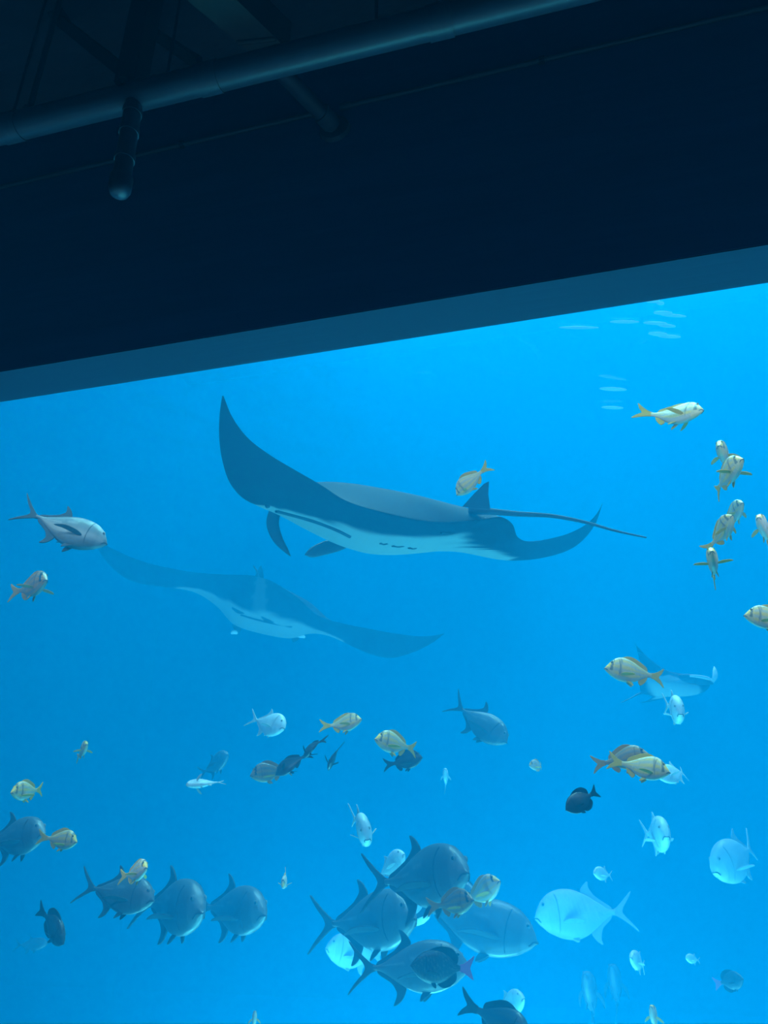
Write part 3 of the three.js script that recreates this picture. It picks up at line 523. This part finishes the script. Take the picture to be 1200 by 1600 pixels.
fish(P, 'yellow', 1211, 968, 33, 172, 18, 4.2, 0, 0, 0, 'yellow-headed fish entering from the right edge of the frame, only its face showing');
fish(P, 'yellow', 993, 1051, 36, 172, 14, 4.6, 0, 0.3, 0, 'yellow and silver fish before the raised wing of the smallest manta, facing left');
fish(P, 'olive', 971, 1188, 33, 10, 12, 4.9, 0, 0.2, 0, 'dull yellow-tailed fish behind another one swimming right, right of centre');
fish(P, 'yellow', 999, 1199, 34, 350, 16, 4.4, -12, 0.25, 0, 'yellow-tailed striped fish in front of a duller one, swimming right');
fish(P, 'yellow', 535, 1132, 27, 14, 28, 5.2, -14, 0.4, 0, 'bright-backed yellow fish swimming right above the column of dark ones');
fish(P, 'yellow', 621, 1163, 32, 168, 30, 5.0, 0, 0.25, 0, 'yellow-faced fish heading left over a small dark fish, centre');
fish(P, 'dusk', 631, 1190, 26, 12, 30, 6.2, 0, 0.2, 0, 'small dark fish tucked under the tail of a yellow-faced one');
fish(P, 'dusk', 488, 1166, 22, 232, -42, 5.6, 30, 0.4, 0, 'dark slanting fish under the tail of the bright-backed yellow one');
fish(P, 'dusk', 457, 1192, 26, 215, -24, 6.0, 20, 0.2, 0, 'dark fish whose head covers the tail of a paler one, centre left');
fish(P, 'olive', 425, 1206, 28, 190, 25, 6.8, 0, 0.2, 0, 'pale-cheeked fish heading left at the lower end of the dark column');
fish(P, 'dusk', 521, 1181, 20, 250, -30, 6.0, 40, 0.3, 0, 'lone dark slender fish diving, right of the slanting column');
fish(P, 'yellow', 128, 1174, 19, 60, 62, 6.0, 0, 0, 0.3, 'tiny yellow fish facing the window, alone in the left part of the water');
fish(P, 'yellow', 45, 1236, 25, 186, 46, 5.4, 0, 0.2, 0, 'black-barred yellow fish swimming left near the left edge');
fish(P, 'yellow', 93, 1312, 25, 352, 44, 5.4, 0, 0.3, 0, 'yellow fish swimming right, beside the blue-grey one at the left edge');
fish(P, 'pale', 211, 1364, 27, 24, 62, 5.2, -10, 0.2, 0, 'pale yellow fish just above the back of a silver jack, left');
fish(P, 'olive', 706, 1412, 32, 8, 40, 6.4, 0, 0.2, 0, 'olive fish covering the tail of the long jack on the right of the group');
fish(P, 'pale', 752, 1396, 33, 30, 42, 7.4, 0, 0.2, 0, 'pale green barred fish rising behind the long jack');
fish(G, 'brown', 692, 1512, 40, 176, 6, 6.8, -6, 0.25, 0, 'dark brown fish with a pinkish tail, in front of the lowest jack');
fish(G, 'black', 910, 1250, 27, 208, 20, 4.4, 0, 0.2, 0, 'black oval fish, alone right of centre, heading down and left');
fish(G, 'dusk', 83, 1445, 32, 308, 40, 6.6, 10, 0.2, 0, 'dark oval fish near the lower left corner, tail up');
fish(P, 'olive', 48, 918, 36, 28, 60, 5.6, 0, 0.2, 0.6, 'dim fish turning towards the window below the big silver one, left edge');
fish(T, 'jack', 97, 826, 50, 340, 18, 4.9, -12, 0.3, 0, 'big silver fish at the left edge, touching the wing tip of the second manta');
// the jacks
fish(T, 'jack', 656, 1374, 80, 8, 54, 7.4, -4, 0.35, 0, 'large dark jack at the top of the central group, steep face to the right');
fish(T, 'jack', 572, 1441, 74, 4, 50, 8.8, -4, 0.3, 0, 'large dark jack on the left of the central group, lower fin hanging');
fish(T, 'jack', 733, 1440, 70, 345, 12, 10.4, -8, 0.2, 0, 'long grey-blue jack on the right of the central group, nose down');
fish(T, 'jack', 638, 1512, 62, 1, 16, 8.0, -8, 0.2, 0, 'bright-backed jack at the bottom of the central group');
fish(T, 'jack', 183, 1396, 46, 350, 40, 6.8, -12, 0.25, 0, 'silver jack under the pale yellow fish, its head touching a dark jack');
fish(T, 'jack', 270, 1416, 68, 350, 66, 8.2, 0, 0.3, 0, 'dim dark jack facing right behind the silver one, left');
fish(T, 'jack', 363, 1421, 60, 352, 58, 9.2, 0, 0.3, 0, 'faint dark jack to the right of its darker neighbour, left of centre');
fish(T, 'jack', 20, 1310, 46, 10, 54, 7.2, 0, 0.3, 0, 'blue-grey jack cut by the left edge of the frame');
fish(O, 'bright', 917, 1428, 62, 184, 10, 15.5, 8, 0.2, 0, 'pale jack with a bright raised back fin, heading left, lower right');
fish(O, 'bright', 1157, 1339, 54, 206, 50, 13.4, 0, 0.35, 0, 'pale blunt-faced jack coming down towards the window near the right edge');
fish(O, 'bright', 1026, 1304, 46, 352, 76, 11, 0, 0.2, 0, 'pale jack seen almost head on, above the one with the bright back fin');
fish(T, 'jack', 748, 1128, 42, 324, 30, 9.0, -14, 0.25, 0, 'long pale fish slanting down to the right, bright mouth, centre of the water');
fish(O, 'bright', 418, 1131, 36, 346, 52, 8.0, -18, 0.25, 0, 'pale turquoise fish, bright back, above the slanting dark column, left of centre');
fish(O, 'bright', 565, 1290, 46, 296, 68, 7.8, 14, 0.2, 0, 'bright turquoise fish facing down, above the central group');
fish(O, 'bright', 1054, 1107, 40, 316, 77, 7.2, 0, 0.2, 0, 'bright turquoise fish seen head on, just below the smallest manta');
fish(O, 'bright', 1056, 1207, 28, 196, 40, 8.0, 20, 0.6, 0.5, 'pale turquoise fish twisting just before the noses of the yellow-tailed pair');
fish(P, 'pale', 841, 1196, 15, 180, 46, 7.6, 0, 0.6, 0, 'small pale fish bent to the right, alone right of centre');
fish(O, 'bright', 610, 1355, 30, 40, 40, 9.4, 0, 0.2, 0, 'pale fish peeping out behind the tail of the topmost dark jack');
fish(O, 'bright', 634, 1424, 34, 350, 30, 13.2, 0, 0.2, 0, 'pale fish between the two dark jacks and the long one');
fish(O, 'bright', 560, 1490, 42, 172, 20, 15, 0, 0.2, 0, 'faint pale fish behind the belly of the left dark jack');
fish(T, 'jack', 700, 1392, 34, 350, 30, 10.0, 0, 0.2, 0, 'faint fish behind the face of the topmost dark jack');
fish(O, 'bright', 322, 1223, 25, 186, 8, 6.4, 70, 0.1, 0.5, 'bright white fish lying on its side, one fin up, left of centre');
fish(T, 'jack', 335, 1196, 26, 40, 48, 10.4, 0, 0.2, 0, 'faint fish above the white one on its side');
fish(P, 'pale', 446, 1374, 17, 250, 60, 8.4, 0, 0.2, 0, 'tiny pale fish alone left of the central group');
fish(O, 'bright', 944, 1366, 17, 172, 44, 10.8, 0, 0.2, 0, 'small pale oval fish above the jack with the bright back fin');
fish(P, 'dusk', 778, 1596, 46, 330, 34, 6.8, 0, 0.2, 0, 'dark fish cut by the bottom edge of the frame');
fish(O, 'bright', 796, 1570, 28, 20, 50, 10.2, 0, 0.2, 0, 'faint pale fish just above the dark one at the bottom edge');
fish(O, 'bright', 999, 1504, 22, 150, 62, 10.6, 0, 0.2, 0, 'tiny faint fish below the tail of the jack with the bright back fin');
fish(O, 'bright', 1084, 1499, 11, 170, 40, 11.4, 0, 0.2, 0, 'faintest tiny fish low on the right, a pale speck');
fish(T, 'jack', 926, 1564, 34, 100, 50, 14.2, 0, 0.2, 0, 'very faint upright fish low on the right, left of its fainter twin');
fish(T, 'jack', 964, 1550, 32, 95, 50, 16, 0, 0.2, 0, 'almost invisible upright fish beside a slightly clearer one, low on the right');
fish(P, 'pale', 1024, 1596, 20, 100, 50, 8.2, 0, 0.2, 0, 'small pale fish rising out of the bottom edge, lower right');
fish(G, 'brown', 1140, 1533, 20, 10, 40, 10.6, 0, 0.2, 0, 'faint fish with a pinkish tail near the lower right corner');
fish(T, 'jack', 48, 1476, 15, 4, 12, 13.6, -20, 0.2, 0, 'faint fish with a thin bright back near the lower left corner');
fish(P, 'pale', 397, 1599, 14, 90, 40, 8.0, 0, 0, 0, 'pale speck of a fish at the bottom edge, left of centre');
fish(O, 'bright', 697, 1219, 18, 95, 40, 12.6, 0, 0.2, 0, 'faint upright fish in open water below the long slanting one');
renderer.render(scene, camera);
